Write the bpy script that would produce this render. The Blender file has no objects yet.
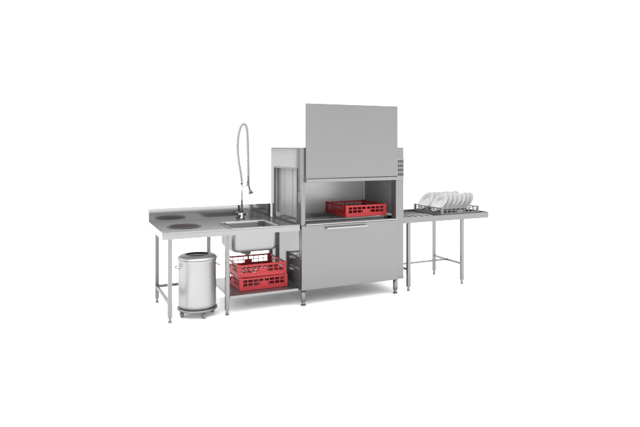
import bpy, bmesh, math, random
from mathutils import Vector, Matrix
random.seed(3)
S = bpy.context.scene
COL = S.collection

# ---------------------------------------------------------------- materials
def new_mat(name):
    m = bpy.data.materials.new(name); m.use_nodes = True
    nt = m.node_tree
    return m, nt, nt.nodes["Principled BSDF"]

def steel(name, base, rough=0.22, metal=0.8, stretch=(2, 2, 90), var=0.03, tint=0.6):
    m, nt, b = new_mat(name)
    tc = nt.nodes.new("ShaderNodeTexCoord")
    mp = nt.nodes.new("ShaderNodeMapping"); mp.inputs["Scale"].default_value = stretch
    no = nt.nodes.new("ShaderNodeTexNoise"); no.inputs["Scale"].default_value = 4; no.inputs["Detail"].default_value = 5
    nt.links.new(tc.outputs["Object"], mp.inputs[0]); nt.links.new(mp.outputs[0], no.inputs["Vector"])
    n2 = nt.nodes.new("ShaderNodeTexNoise"); n2.inputs["Scale"].default_value = 1.6; n2.inputs["Detail"].default_value = 2
    nt.links.new(tc.outputs["Object"], n2.inputs["Vector"])
    add = nt.nodes.new("ShaderNodeMath"); add.operation = 'ADD'
    nt.links.new(no.outputs["Fac"], add.inputs[0]); nt.links.new(n2.outputs["Fac"], add.inputs[1])
    r = nt.nodes.new("ShaderNodeMapRange")
    r.inputs[1].default_value = 0.6; r.inputs[2].default_value = 1.4
    r.inputs[3].default_value = base*(1-var); r.inputs[4].default_value = base*(1+var)
    nt.links.new(add.outputs[0], r.inputs[0])
    cc = nt.nodes.new("ShaderNodeCombineColor")
    for i in range(3): nt.links.new(r.outputs[0], cc.inputs[i])
    nt.links.new(cc.outputs[0], b.inputs["Base Color"])
    rr = nt.nodes.new("ShaderNodeMapRange")
    rr.inputs[1].default_value = 0.3; rr.inputs[2].default_value = 0.7
    rr.inputs[3].default_value = rough*0.9; rr.inputs[4].default_value = rough*1.15
    nt.links.new(no.outputs["Fac"], rr.inputs[0]); nt.links.new(rr.outputs[0], b.inputs["Roughness"])
    bp = nt.nodes.new("ShaderNodeBump"); bp.inputs["Strength"].default_value = 0.01; bp.inputs["Distance"].default_value = 0.001
    nt.links.new(no.outputs["Fac"], bp.inputs["Height"]); nt.links.new(bp.outputs[0], b.inputs["Normal"])
    b.inputs["Metallic"].default_value = metal
    b.inputs["Specular Tint"].default_value = (tint, tint, tint, 1)
    return m

def plain(name, col, rough=0.5, metal=0.0, var=0.12, scale=14):
    m, nt, b = new_mat(name)
    tc = nt.nodes.new("ShaderNodeTexCoord")
    no = nt.nodes.new("ShaderNodeTexNoise"); no.inputs["Scale"].default_value = scale; no.inputs["Detail"].default_value = 4
    nt.links.new(tc.outputs["Object"], no.inputs["Vector"])
    mx = nt.nodes.new("ShaderNodeMix"); mx.data_type = 'RGBA'
    mx.inputs["A"].default_value = (*[c*(1-var) for c in col], 1)
    mx.inputs["B"].default_value = (*[min(1, c*(1+var)) for c in col], 1)
    nt.links.new(no.outputs["Fac"], mx.inputs["Factor"])
    nt.links.new(mx.outputs["Result"], b.inputs["Base Color"])
    b.inputs["Roughness"].default_value = rough; b.inputs["Metallic"].default_value = metal
    return m

M_panel = steel("brushed_steel_panel", 0.155, 0.32, 0.8)
M_side = steel("polished_steel_panel", 0.21, 0.10, 0.75, (2, 2, 60), tint=0.45)
M_splash = steel("polished_backsplash", 0.24, 0.10, 0.9, (60, 2, 2))
M_top = steel("steel_worktop", 0.2, 0.2, 0.8, (60, 2, 2), tint=0.75)
M_leg = steel("steel_tube", 0.17, 0.3, 0.8, (2, 2, 2))
M_in = steel("inner_steel", 0.55, 0.35, 0.3)
M_drum = steel("steel_drum", 0.3, 0.38, 0.75, (2, 2, 60))
M_bowl = steel("steel_bowl", 0.23, 0.34, 0.8, (2, 2, 60))
M_bright = steel("chromed_steel", 0.24, 0.2, 1.0, (2, 2, 2))
M_red = plain("red_plastic", (0.26, 0.003, 0.007), 0.55)
M_ring = plain("dark_red_rubber", (0.014, 0.006, 0.006), 0.7)
M_grey = plain("grey_plastic", (0.09, 0.09, 0.093), 0.5)
M_dark = plain("dark_rubber", (0.04, 0.04, 0.042), 0.6)
M_white = plain("white_porcelain", (0.24, 0.24, 0.24), 0.2, var=0.02)
M_hose = plain("white_hose", (0.22, 0.22, 0.22), 0.35, var=0.04)
M_curt = plain("grey_curtain", (0.17, 0.17, 0.175), 0.5, var=0.06)
M_floor = plain("white_studio_floor", (0.95, 0.95, 0.95), 0.95, var=0.01, scale=2)

# ---------------------------------------------------------------- mesh helpers
def box(bm, x0, x1, y0, y1, z0, z1, M=None):
    vs = [bm.verts.new(Vector(p)) for p in
          [(x0,y0,z0),(x1,y0,z0),(x1,y1,z0),(x0,y1,z0),(x0,y0,z1),(x1,y0,z1),(x1,y1,z1),(x0,y1,z1)]]
    for f in [(0,3,2,1),(4,5,6,7),(0,1,5,4),(1,2,6,5),(2,3,7,6),(3,0,4,7)]:
        bm.faces.new([vs[i] for i in f])
    if M is not None:
        bmesh.ops.transform(bm, matrix=M, verts=vs)
    return vs

def tube(bm, pts, r, seg=12, cap=True):
    pts = [Vector(p) for p in pts]; n = len(pts); rings = []
    up = None
    for i, p in enumerate(pts):
        t = (pts[min(i+1, n-1)] - pts[max(i-1, 0)]).normalized()
        if up is None:
            up = Vector((0, 0, 1)) if abs(t.z) < 0.9 else Vector((1, 0, 0))
        a = (up - t*up.dot(t)).normalized(); b = t.cross(a); up = a
        rr = r[i] if isinstance(r, (list, tuple)) else r
        rings.append([bm.verts.new(p + (a*math.cos(2*math.pi*k/seg) + b*math.sin(2*math.pi*k/seg))*rr) for k in range(seg)])
    for i in range(n-1):
        for k in range(seg):
            f = bm.faces.new([rings[i][k], rings[i][(k+1) % seg], rings[i+1][(k+1) % seg], rings[i+1][k]])
            f.smooth = True
    if cap:
        bm.faces.new(rings[0][::-1]); bm.faces.new(rings[-1])

def lathe(bm, prof, c, seg=40, M=None):
    rings = []; allv = []
    for (r, z) in prof:
        if r < 1e-5:
            v = [bm.verts.new(Vector((c[0], c[1], c[2]+z)))]
        else:
            v = [bm.verts.new(Vector((c[0]+r*math.cos(2*math.pi*k/seg), c[1]+r*math.sin(2*math.pi*k/seg), c[2]+z))) for k in range(seg)]
        rings.append(v); allv += v
    for a, b in zip(rings[:-1], rings[1:]):
        for k in range(seg):
            q = [a[k % len(a)], a[(k+1) % len(a)], b[(k+1) % len(b)], b[k % len(b)]]
            q2 = []
            for v in q:
                if v not in q2: q2.append(v)
            if len(q2) > 2:
                f = bm.faces.new(q2); f.smooth = True
    if M is not None: bmesh.ops.transform(bm, matrix=M, verts=allv)

def mk(name, bm, mat, parent=None, origin=(0, 0, 0), bevel=0.0, label=None):
    o3 = Vector(origin)
    bmesh.ops.translate(bm, vec=-o3, verts=bm.verts)
    bmesh.ops.recalc_face_normals(bm, faces=bm.faces)
    me = bpy.data.meshes.new(name); bm.to_mesh(me); bm.free()
    me.materials.append(mat)
    o = bpy.data.objects.new(name, me); COL.objects.link(o)
    if parent is not None:
        o.parent = parent
        o.location = o3 - Vector(parent["wp"])
    else:
        o.location = o3
    o["wp"] = list(o3)
    if bevel > 0:
        bv = o.modifiers.new("bevel", 'BEVEL'); bv.width = bevel; bv.segments = 2; bv.limit_method = 'ANGLE'
        bv.harden_normals = False
    if label: o["label"] = label
    return o

def empty(name, loc, label, cat, group=None):
    e = bpy.data.objects.new(name, None); COL.objects.link(e); e.location = loc; e.empty_display_size = 0.1
    e["wp"] = list(loc); e["label"] = label; e["category"] = cat
    if group: e["group"] = group
    return e

def boolean_cut(o, cutters):
    for c in cutters:
        md = o.modifiers.new("cut", 'BOOLEAN'); md.operation = 'DIFFERENCE'; md.object = c; md.solver = 'EXACT'
    bpy.context.view_layer.update()
    dg = bpy.context.evaluated_depsgraph_get()
    me = bpy.data.meshes.new_from_object(o.evaluated_get(dg))
    o.modifiers.clear(); o.data = me
    for c in cutters: bpy.data.objects.remove(c, do_unlink=True)

def B(): return bmesh.new()

# ---------------------------------------------------------------- ground
bm = B()
vs = [bm.verts.new(p) for p in [(-150,-150,0),(150,-150,0),(150,150,0),(-150,150,0)]]
bm.faces.new(vs)
g = mk("ground", bm, M_floor); g["kind"] = "structure"; g["label"] = "plain white seamless studio floor"; g["category"] = "floor"

# ---------------------------------------------------------------- dishwasher
W, D, H = 1.315, 0.95, 1.71
dw = empty("dishwasher", (W/2, D/2, 0), "stainless steel pass-through dishwasher with its hood door raised", "dishwasher")
# body
bm = B()
box(bm, 0.0, W, 0.0, D, 0.17, 0.20)                     # base
box(bm, 0.012, W-0.012, D-0.012, D, 0.20, H-0.012)      # back
box(bm, 0.0, W, 0.0, D, H-0.012, H)                     # top
box(bm, 0.002, 0.05, 0.0, 0.05, 0.20, H-0.012)          # front post
box(bm, 1.205, W-0.002, 0.0, 0.10, 0.20, H-0.012)       # control column
box(bm, 0.05, 1.205, 0.004, 0.03, 1.42, H-0.012)        # header
box(bm, 0.05, 1.205, 0.01, 0.04, 0.20, 0.86)            # inner front
mk("cabinet", bm, M_panel, dw, (W/2, D/2, 0.17), 0.004)
# side walls with tunnel openings
for nm, x0, x1 in (("side_panel", 0.0, 0.012), ("side_panel", W-0.012, W)):
    bm = B()
    y0, y1, z0, z1 = (0.11 if x0 == 0 else 0.14), 0.80, 0.89, 1.47
    ya = 0.052 if x0 == 0 else 0.102
    box(bm, x0, x1, ya, D-0.013, 0.201, z0)
    box(bm, x0, x1, ya, D-0.013, z1, H-0.013)
    box(bm, x0, x1, ya, y0, z0, z1)
    box(bm, x0, x1, y1, D-0.013, z0, z1)
    o = mk(nm, bm, M_side, dw, (x0, D/2, 0.2))
# tunnel frame lips
for x0, x1, y0 in ((-0.012, -0.001, 0.11), (W+0.001, W+0.012, 0.14)):
    bm = B()
    box(bm, x0, x1, y0-0.015, y0, 0.89, 1.485)
    box(bm, x0, x1, 0.80, 0.815, 0.89, 1.485)
    box(bm, x0, x1, y0, 0.80, 1.47, 1.485)
    mk("tunnel_frame", bm, M_panel, dw, (x0, 0.45, 0.89), 0.002)
# curtains
for cx, y0 in ((0.05, 0.115), (W-0.05, 0.105)):
    bm = B()
    n = 6; wd = (0.84-y0)/n
    for i in range(n):
        a = y0 + i*wd
        box(bm, cx-0.002+0.003*(i % 2), cx+0.001+0.003*(i % 2), a+0.002, a+wd+0.004, 0.92 + 0.004*(i % 3), 1.47)
    mk("splash_curtain", bm, M_curt, dw, (cx, 0.45, 1.0))
# wash chamber interior
bm = B()
box(bm, 0.02, W-0.02, 0.045, D-0.03, 0.84, 0.86)
box(bm, 0.02, W-0.02, D-0.10, D-0.03, 0.861, 1.60)
mk("wash_chamber", bm, M_in, dw, (W/2, D/2, 0.86))
bm = B()
for yy in (0.14, 0.66):
    box(bm, 0.02, W-0.02, yy, yy+0.03, 0.865, 0.905)
mk("rack_rail", bm, M_bright, dw, (W/2, 0.4, 0.87), 0.003)
bm = B()
tube(bm, [(0.25, 0.40, 1.40), (1.05, 0.40, 1.40)], 0.016)
tube(bm, [(0.45, 0.16, 1.38), (0.45, 0.66, 1.38)], 0.013)
tube(bm, [(0.85, 0.16, 1.38), (0.85, 0.66, 1.38)], 0.013)
tube(bm, [(0.65, 0.40, 1.40), (0.65, 0.40, 1.60)], 0.016)
mk("wash_arm", bm, M_bright, dw, (W/2, 0.4, 1.40))
# raised door
bm = B()
box(bm, 0.045, 1.208, -0.034, -0.004, 1.375, 2.19)
hd = mk("hood_door", bm, M_panel, dw, (0.62, -0.02, 1.36), 0.005)
bm = B()
box(bm, 0.045, 1.208, -0.048, -0.004, 1.335, 1.372)
mk("door_lip", bm, M_leg, hd, (0.62, -0.02, 1.33), 0.006)
# lower front panel
bm = B()
box(bm, -0.002, 1.208, -0.025, -0.002, 0.175, 0.868)
fp = mk("front_panel", bm, M_panel, dw, (0.6, -0.02, 0.19), 0.006)
bm = B()
box(bm, 0.28, 0.80, -0.065, -0.052, 0.820, 0.842)
box(bm, 0.30, 0.325, -0.053, -0.026, 0.822, 0.840)
box(bm, 0.755, 0.78, -0.053, -0.026, 0.822, 0.840)
mk("handle", bm, M_bright, fp, (0.54, -0.06, 0.83), 0.005)
# ledge of opening
bm = B()
box(bm, 0.05, 1.203, -0.022, 0.012, 0.870, 0.885)
mk("opening_sill", bm, M_bright, dw, (0.6, 0, 0.87), 0.003)
# control panel
bm = B()
box(bm, 1.214, 1.308, -0.012, -0.001, 1.33, 1.60)
cp = mk("control_panel", bm, M_leg, dw, (1.26, -0.01, 1.33), 0.003)
k = 0
for i in range(3):
    for j in range(4):
        bm = B()
        x = 1.228 + i*0.026; z = 1.38 + j*0.05
        box(bm, x, x+0.018, -0.018, -0.013, z, z+0.034)
        mk("button" if k == 0 else "button.%03d" % k, bm, M_dark, cp, (x+0.009, -0.015, z+0.015), 0.002); k += 1
# legs
def leg_mesh(bm, x, y, z1, r=0.02, foot=0.06, sq=True):
    if sq: box(bm, x-r, x+r, y-r, y+r, foot, z1)
    else: tube(bm, [(x, y, foot), (x, y, z1)], r, 16)
    tube(bm, [(x, y, 0.012), (x, y, foot+0.001)], r*0.72, 14)
    tube(bm, [(x, y, 0.0), (x, y, 0.012)], r*1.0, 16)
for x, y in ((0.04, 0.03), (W-0.10, 0.03), (0.04, D-0.08), (W-0.10, D-0.08)):
    bm = B(); leg_mesh(bm, x, y, 0.168, 0.028, 0.05, False)
    mk("leg", bm, M_leg, dw, (x, y, 0))

# ---------------------------------------------------------------- sink table
X0, X1, TD, TZ = -1.455, -0.014, 0.90, 0.87
st = empty("sink_table", ((X0+X1)/2, TD/2, 0), "stainless steel sink table with waste hole, bowl, backsplash and lower shelf", "table")
bm = B()
box(bm, X0, X1, 0.0, TD, TZ-0.05, TZ)
wt = mk("worktop", bm, M_top, st, (X0, 0, TZ), 0)
SX0, SX1, SY0, SY1 = -0.73, -0.22, 0.10, 0.60
HX, HY, HR = -1.145, 0.50, 0.175
cuts = []
bm = B(); bmesh.ops.create_cone(bm, cap_ends=True, segments=64, radius1=HR-0.015, radius2=HR-0.015, depth=0.4, matrix=Matrix.Translation((HX, HY, TZ))); cuts.append(mk("cut", bm, M_top))
bm = B(); box(bm, SX0, SX1, SY0, SY1, TZ-0.2, TZ+0.2)
vert_e = [e for e in bm.edges if abs((e.verts[0].co-e.verts[1].co).z) > 0.1]
bmesh.ops.bevel(bm, geom=vert_e, offset=0.06, segments=6, affect='EDGES')
cuts.append(mk("cut", bm, M_top))
boolean_cut(wt, cuts)
# raised rims
bm = B()
box(bm, X0, X0+0.012, 0.012, TD-0.001, TZ+0.001, TZ+0.018)
box(bm, X0, X1, 0.0, 0.011, TZ+0.001, TZ+0.016)
mk("worktop_rim", bm, M_top, st, (X0, 0, TZ), 0.003)
bm = B()
box(bm, X0, X1, TD, TD+0.02, TZ-0.045, TZ+0.16)
mk("backsplash", bm, M_splash, st, (X0, TD, TZ), 0.004)
# waste chute ring
bm = B()
lathe(bm, [(HR-0.022, -0.10), (HR-0.022, 0.004), (HR-0.012, 0.008), (HR, 0.006), (HR+0.003, 0.001), (HR-0.017, 0.001), (HR-0.018, -0.10), (HR-0.022, -0.10)], (HX, HY, TZ), 48)
mk("waste_ring", bm, M_ring, st, (HX, HY, TZ))
# bowl
bm = B()
def rrect(x0, x1, y0, y1, r, z, n=6):
    out = []
    for cx, cy, a0 in ((x1-r, y1-r, 0), (x0+r, y1-r, 90), (x0+r, y0+r, 180), (x1-r, y0+r, 270)):
        for i in range(n+1):
            a = math.radians(a0 + 90*i/n)
            out.append(bm.verts.new((cx+r*math.cos(a), cy+r*math.sin(a), z)))
    return out
loops = []
def rr(off, z, r): loops.append(rrect(SX0+off, SX1-off, SY0+off, SY1-off, r, z))
rr(-0.018, TZ+0.0045, 0.07); rr(0.0, TZ+0.004, 0.06); rr(0.001, TZ-0.02, 0.06)
rr(0.006, TZ-0.21, 0.06); rr(0.02, TZ-0.245, 0.06); rr(0.05, TZ-0.26, 0.05); rr(0.10, TZ-0.263, 0.05)
for a, b in zip(loops[:-1], loops[1:]):
    n = len(a)
    for i in range(n):
        f = bm.faces.new([a[i], a[(i+1) % n], b[(i+1) % n], b[i]]); f.smooth = True
bm.faces.new(loops[-1])
bo = mk("sink_bowl", bm, M_bowl, st, ((SX0+SX1)/2, (SY0+SY1)/2, TZ-0.25))
sd = bo.modifiers.new("thick", 'SOLIDIFY'); sd.thickness = 0.003; sd.offset = 0
bm = B()
tube(bm, [(-0.48, 0.35, TZ-0.32), (-0.48, 0.35, TZ-0.266)], 0.03); tube(bm, [(-0.48, 0.35, TZ-0.32), (-0.48, 0.6, TZ-0.34), (-0.48, 0.86, TZ-0.34)], 0.02)
mk("drain_pipe", bm, M_grey, st, (-0.48, 0.35, TZ-0.34))
# legs
LX, MX = -1.375, -0.80
for x, y in ((LX, 0.05), (MX, 0.05), (LX, TD-0.07), (MX, TD-0.07), (-0.045, TD-0.07)):
    bm = B(); leg_mesh(bm, x, y, TZ-0.051, 0.02, 0.05)
    mk("leg", bm, M_leg, st, (x, y, 0), 0.002)
# shelf
bm = B()
box(bm, MX+0.022, -0.016, 0.03, TD-0.05, 0.165, 0.195)
mk("shelf", bm, M_top, st, (-0.39, 0.4, 0.17), 0.004)
bm = B()
box(bm, LX+0.022, MX-0.022, TD-0.085, TD-0.055, 0.165, 0.195)
box(bm, LX-0.015, LX+0.015, 0.072, TD-0.092, 0.165, 0.195)
mk("cross_bar", bm, M_leg, st, (-1.05, TD-0.07, 0.18), 0.003)

# ---------------------------------------------------------------- pre-rinse spray
PX, PY = -0.40, 0.84
ps = empty("spray_tap", (PX, PY, TZ), "tall pre-rinse spray tap with coiled white hose on the sink table", "tap")
bm = B()
lathe(bm, [(0, 0), (0.035, 0), (0.035, 0.012), (0.02, 0.02), (0.02, 0.07), (0, 0.07)], (PX, PY, TZ+0.001), 24)
tube(bm, [(PX-0.045, PY, TZ+0.05), (PX+0.045, PY, TZ+0.05)], 0.013)
tube(bm, [(PX+0.05, PY, TZ+0.05), (PX+0.05, PY-0.05, TZ+0.055)], 0.007)
mk("mixer_body", bm, M_bright, ps, (PX, PY, TZ))
bm = B()
tube(bm, [(PX, PY, TZ+0.06), (PX, PY, TZ+0.42)], 0.013)
tube(bm, [(PX, PY, TZ+0.38), (PX+0.05, PY, TZ+0.38), (PX+0.075, PY, TZ+0.40)], 0.006)
mk("riser_pipe", bm, M_bright, ps, (PX, PY, TZ+0.06))
ctrl = [(0, 0.42), (-0.012, 0.52), (-0.035, 0.66), (-0.05, 0.80), (-0.045, 0.94), (-0.02, 1.06), (0.018, 1.12), (0.055, 1.09), (0.07, 0.99), (0.075, 0.84), (0.078, 0.70), (0.08, 0.58), (0.08, 0.50)]
def catmull(c, per):
    out = []
    for i in range(len(c)-1):
        p0 = Vector(c[max(i-1,0)]); p1 = Vector(c[i]); p2 = Vector(c[i+1]); p3 = Vector(c[min(i+2,len(c)-1)])
        for k in range(per):
            t = k/per
            out.append(0.5*((2*p1)+(p2-p0)*t+(2*p0-5*p1+4*p2-p3)*t*t+(3*p1-p0-3*p2+p3)*t**3))
    out.append(Vector(c[-1])); return out
path = catmull([(PX+a, PY, TZ+b) for a, b in ctrl], 60)
bm = B(); tube(bm, path[::6], 0.011, 10)
hz = mk("hose", bm, M_hose, ps, (PX, PY, TZ+0.42))
bm = B(); hel = []; s = 0
for i, p in enumerate(path):
    if i: s += (path[i]-path[i-1]).length
    t = (path[min(i+1, len(path)-1)]-path[max(i-1, 0)]).normalized()
    a = Vector((0, 1, 0)); b = t.cross(a)
    ph = s/0.024*2*math.pi
    hel.append(p + (a*math.cos(ph)+b*math.sin(ph))*0.021)
tube(bm, hel, 0.0048, 6)
mk("spring_coil", bm, M_hose, ps, (PX, PY, TZ+0.42))
bm = B()
hx = PX+0.08
tube(bm, [(hx, PY, TZ+0.50), (hx, PY, TZ+0.44), (hx+0.004, PY-0.008, TZ+0.38), (hx+0.012, PY-0.03, TZ+0.33)], [0.012, 0.016, 0.013, 0.013], 14)
tube(bm, [(hx+0.012, PY-0.03, TZ+0.335), (hx+0.018, PY-0.05, TZ+0.30)], [0.018, 0.03], 16)
tube(bm, [(hx-0.012, PY-0.012, TZ+0.47), (hx-0.03, PY-0.02, TZ+0.38)], 0.005, 8)
mk("spray_handle", bm, M_grey, ps, (hx, PY, TZ+0.44))

# ---------------------------------------------------------------- waste bin
BX, BY = -1.072, 0.20
wb = empty("waste_bin", (BX, BY, 0), "round stainless steel waste bin on casters under the sink table", "bin")
R = 0.19
bm = B()
lathe(bm, [(0, 0.09), (R-0.02, 0.09), (R-0.004, 0.098), (R-0.002, 0.13), (R, 0.135), (R, 0.56), (R+0.006, 0.566), (R+0.006, 0.58), (R-0.004, 0.58), (R-0.006, 0.14), (0, 0.12)], (BX, BY, 0), 56)
mk("drum", bm, M_drum, wb, (BX, BY, 0.09))
bm = B()
lathe(bm, [(R-0.002, 0.582), (R+0.010, 0.584), (R+0.012, 0.592), (R-0.01, 0.612), (R*0.6, 0.624), (R*0.6, 0.620), (R-0.012, 0.606), (R-0.002, 0.582)], (BX, BY, 0), 56)
mk("rim", bm, M_drum, wb, (BX, BY, 0.59))
bm = B()
lathe(bm, [(R-0.03, 0.072), (R+0.012, 0.072), (R+0.012, 0.088), (R-0.03, 0.088), (R-0.03, 0.072)], (BX, BY, 0), 56)
mk("base_ring", bm, M_leg, wb, (BX, BY, 0.08))
for sgn in (-1, 1):
    bm = B()
    cx = BX+sgn*(R+0.002)
    tube(bm, [(cx, BY-0.05, 0.50), (cx+sgn*0.028, BY-0.045, 0.50), (cx+sgn*0.034, BY, 0.50), (cx+sgn*0.028, BY+0.045, 0.50), (cx, BY+0.05, 0.50)], 0.006, 8)
    mk("handle", bm, M_bright, wb, (cx, BY, 0.5))
for a in (-80, 10, 100, 190):
    ar = math.radians(a); x = BX+0.165*math.cos(ar); y = BY+0.165*math.sin(ar)
    bm = B(); tube(bm, [(x, y, 0.064), (x, y, 0.072)], 0.02, 14)
    box(bm, x-0.020, x-0.016, y-0.018, y+0.018, 0.024, 0.062); box(bm, x+0.016, x+0.020, y-0.018, y+0.018, 0.024, 0.062)
    box(bm, x-0.020, x+0.020, y-0.018, y+0.018, 0.062, 0.066)
    cst = mk("caster", bm, M_leg, wb, (x, y, 0.06))
    bm = B(); tube(bm, [(x-0.013, y, 0.030), (x+0.013, y, 0.030)], 0.030, 20)
    mk("wheel", bm, M_grey, cst, (x, y, 0.030), 0.003)

# ---------------------------------------------------------------- dish racks
def rack_mesh(bm, s, h, pegs=False):
    a = s/2; t = 0.007
    n = 11
    for i in range(n+1):
        p = -a+0.006+(s-0.012)*i/n
        box(bm, p-0.003, p+0.003, -a+0.008, a-0.008, 0.010, 0.018)
        box(bm, -a+0.008, a-0.008, p-0.003, p+0.003, 0.0045, 0.0125)
    for q in range(4):
        M = Matrix.Rotation(math.radians(90*q), 4, 'Z')
        box(bm, -a+t, a-t, -a, -a+t, 0.0, h*0.30, M)
        box(bm, -a+t, a-t, -a-0.003, -a+t+0.001, h*0.26, h*0.34, M)
        box(bm, -a+0.02, a-0.02, -a-0.004, -a+t+0.002, h*0.86, h, M)
        box(bm, -a+0.02, a-0.02, -a+0.001, -a+t-0.001, h*0.58, h*0.64, M)
        m = 8
        for i in range(m+1):
            p = -a+0.024+(s-0.048)*i/m
            w = 0.009 if i % 4 else 0.018
            box(bm, p-w/2, p+w/2, -a+0.0005, -a+t-0.0005, h*0.3, h*0.87, M)
        box(bm, -0.045, 0.045, -a-0.001, -a+t-0.002, h*0.34, h*0.60, M)
        box(bm, -a-0.005, -a+0.022, -a-0.005, -a+0.022, 0.001, h+0.006, M)
    if pegs:
        for i in range(9):
            for j in range(8):
                x = -a+0.05+(s-0.1)*i/8; y = -a+0.05+(s-0.1)*j/7
                box(bm, x-0.003, x+0.003, y-0.003, y+0.003, 0.015, 0.075)

bm = B(); rack_mesh(bm, 0.53, 0.13)
r0 = mk("dish_rack", bm, M_red)
def place_rack(o, x, y, z, rot, label):
    o.location = (x, y, z); o.rotation_euler = (0, 0, math.radians(rot))
    o["label"] = label; o["category"] = "dish rack"; o["group"] = "red plastic dish racks"
place_rack(r0, 0.885, 0.40, 0.912, 0, "red plastic dish rack inside the open wash chamber")
specs = [(-0.370, 0.42, 0.199, 1, "red plastic dish rack lying on the lower shelf"),
         (-0.375, 0.425, 0.338, -1, "red plastic dish rack stacked on another rack")]
for i, sp in enumerate(specs):
    c = r0.copy(); c.name = "dish_rack.%03d" % (i+1); COL.objects.link(c); place_rack(c, *sp)

# ---------------------------------------------------------------- outlet table
OX0, OX1, OY0, OY1 = W+0.014, 2.62, 0.03, 0.68
ot = empty("outlet_table", ((OX0+OX1)/2, 0.38, 0), "narrow stainless steel outlet table on slim square legs", "table")
bm = B()
box(bm, OX0, OX1, OY0+0.02, OY1-0.02, TZ-0.045, TZ-0.03)
mk("worktop", bm, M_top, ot, (OX0, 0.4, TZ-0.04), 0.002)
for y0, y1, zt in ((OY0, OY0+0.019, TZ+0.01), (OY1-0.019, OY1, TZ+0.02)):
    bm = B(); box(bm, OX0, OX1-0.001, y0, y1, TZ-0.06, zt)
    mk("side_rail", bm, M_panel, ot, (OX0, y0, TZ), 0.003)
bm = B(); box(bm, OX1, OX1+0.018, OY0+0.01, OY1-0.01, TZ-0.06, TZ+0.015)
mk("end_stop", bm, M_panel, ot, (OX1, 0.4, TZ), 0.003)
bm = B()
for i in range(14):
    x = OX0+0.06+i*(OX1-OX0-0.12)/13
    tube(bm, [(x, OY0+0.021, TZ-0.016), (x, OY1-0.021, TZ-0.016)], 0.012, 12)
mk("roller", bm, M_bowl, ot, (OX0, 0.4, TZ-0.016))
for x, y in ((1.42, OY0+0.03), (2.22, OY0+0.03), (1.42, OY1-0.05), (2.22, OY1-0.05)):
    bm = B(); leg_mesh(bm, x, y, TZ-0.0605, 0.02, 0.05)
    mk("leg", bm, M_leg, ot, (x, y, 0), 0.002)
bm = B()
for x in (1.42, 2.22):
    box(bm, x-0.014, x+0.014, OY0+0.052, OY1-0.072, 0.24, 0.265)
box(bm, 1.435, 2.205, 0.35, 0.375, 0.241, 0.264)
mk("cross_bar", bm, M_leg, ot, (1.8, 0.38, 0.25), 0.002)

# ---------------------------------------------------------------- plate rack and plates
RX, RY, RZ = 2.20, 0.355, TZ-0.003
bm = B(); rack_mesh(bm, 0.58, 0.095, True)
pr = mk("dish_rack", bm, M_grey); pr.name = "plate_rack"
pr.location = (RX, RY, RZ); pr["label"] = "grey plastic peg rack holding plates on the outlet table"; pr["category"] = "dish rack"
bm = B()
Rp = 0.135
lathe(bm, [(0, 0.004), (0.05, 0.004), (0.062, 0.006), (0.072, 0.013), (Rp-0.004, 0.022), (Rp, 0.0225), (Rp, 0.020), (Rp-0.006, 0.018), (0.075, 0.008), (0.066, 0.0), (0.06, 0.0), (0.058, 0.002), (0, 0.001)], (0, 0, 0), 48)
p0 = mk("plate", bm, M_white)
n = 0
for row, y in enumerate((RY-0.14, RY+0.14)):
    for i in range(7):
        o = p0 if n == 0 else p0.copy()
        if n: o.name = "plate.%03d" % n; COL.objects.link(o)
        x = RX-0.25+i*0.07
        tilt = 52+random.uniform(-2.5, 2.5)
        o.rotation_euler = (0, -math.radians(tilt), 0)
        o.location = (x+0.05, y+random.uniform(-0.003, 0.003), RZ+0.03+Rp*math.sin(math.radians(tilt)))
        o["label"] = "white round dinner plate leaning in the grey rack"
        o["category"] = "plate"; o["group"] = "plates standing in the rack"
        n += 1

for o in S.objects:
    if "wp" in o: del o["wp"]

# ---------------------------------------------------------------- light
w = bpy.data.worlds.new("World"); S.world = w; w.use_nodes = True
nt = w.node_tree; bg = nt.nodes["Background"]
tc = nt.nodes.new("ShaderNodeTexCoord"); sp = nt.nodes.new("ShaderNodeSeparateXYZ")
nt.links.new(tc.outputs["Generated"], sp.inputs[0])
mr = nt.nodes.new("ShaderNodeMapRange"); mr.interpolation_type = 'SMOOTHSTEP'
mr.inputs[1].default_value = 0.3; mr.inputs[2].default_value = 0.8
mr.inputs[3].default_value = 2.1; mr.inputs[4].default_value = 4.0
nt.links.new(sp.outputs["Z"], mr.inputs[0]); nt.links.new(mr.outputs[0], bg.inputs["Strength"])
bg.inputs["Color"].default_value = (1, 1, 1, 1)
sl = bpy.data.lights.new("studio_lamp", 'SUN'); sl.energy = 0.4; sl.angle = math.radians(60)
so = bpy.data.objects.new("studio_lamp", sl); COL.objects.link(so)
so.rotation_euler = (Vector((0.75, 0.35, -0.7))).to_track_quat('-Z', 'Y').to_euler()

# ---------------------------------------------------------------- camera
cam = bpy.data.cameras.new("camera"); co = bpy.data.objects.new("camera", cam); COL.objects.link(co)
F = 558; YAW = 25.2
cam.sensor_width = 36; cam.lens = F/640*36; cam.clip_end = 600
cam.shift_y = -68.5/640
co.location = (-2.371, -5.517, 1.74)
co.rotation_euler = (math.radians(90), 0, -math.radians(YAW))
S.camera = co
S.view_settings.view_transform = 'Standard'; S.view_settings.look = 'None'; S.view_settings.exposure = 0
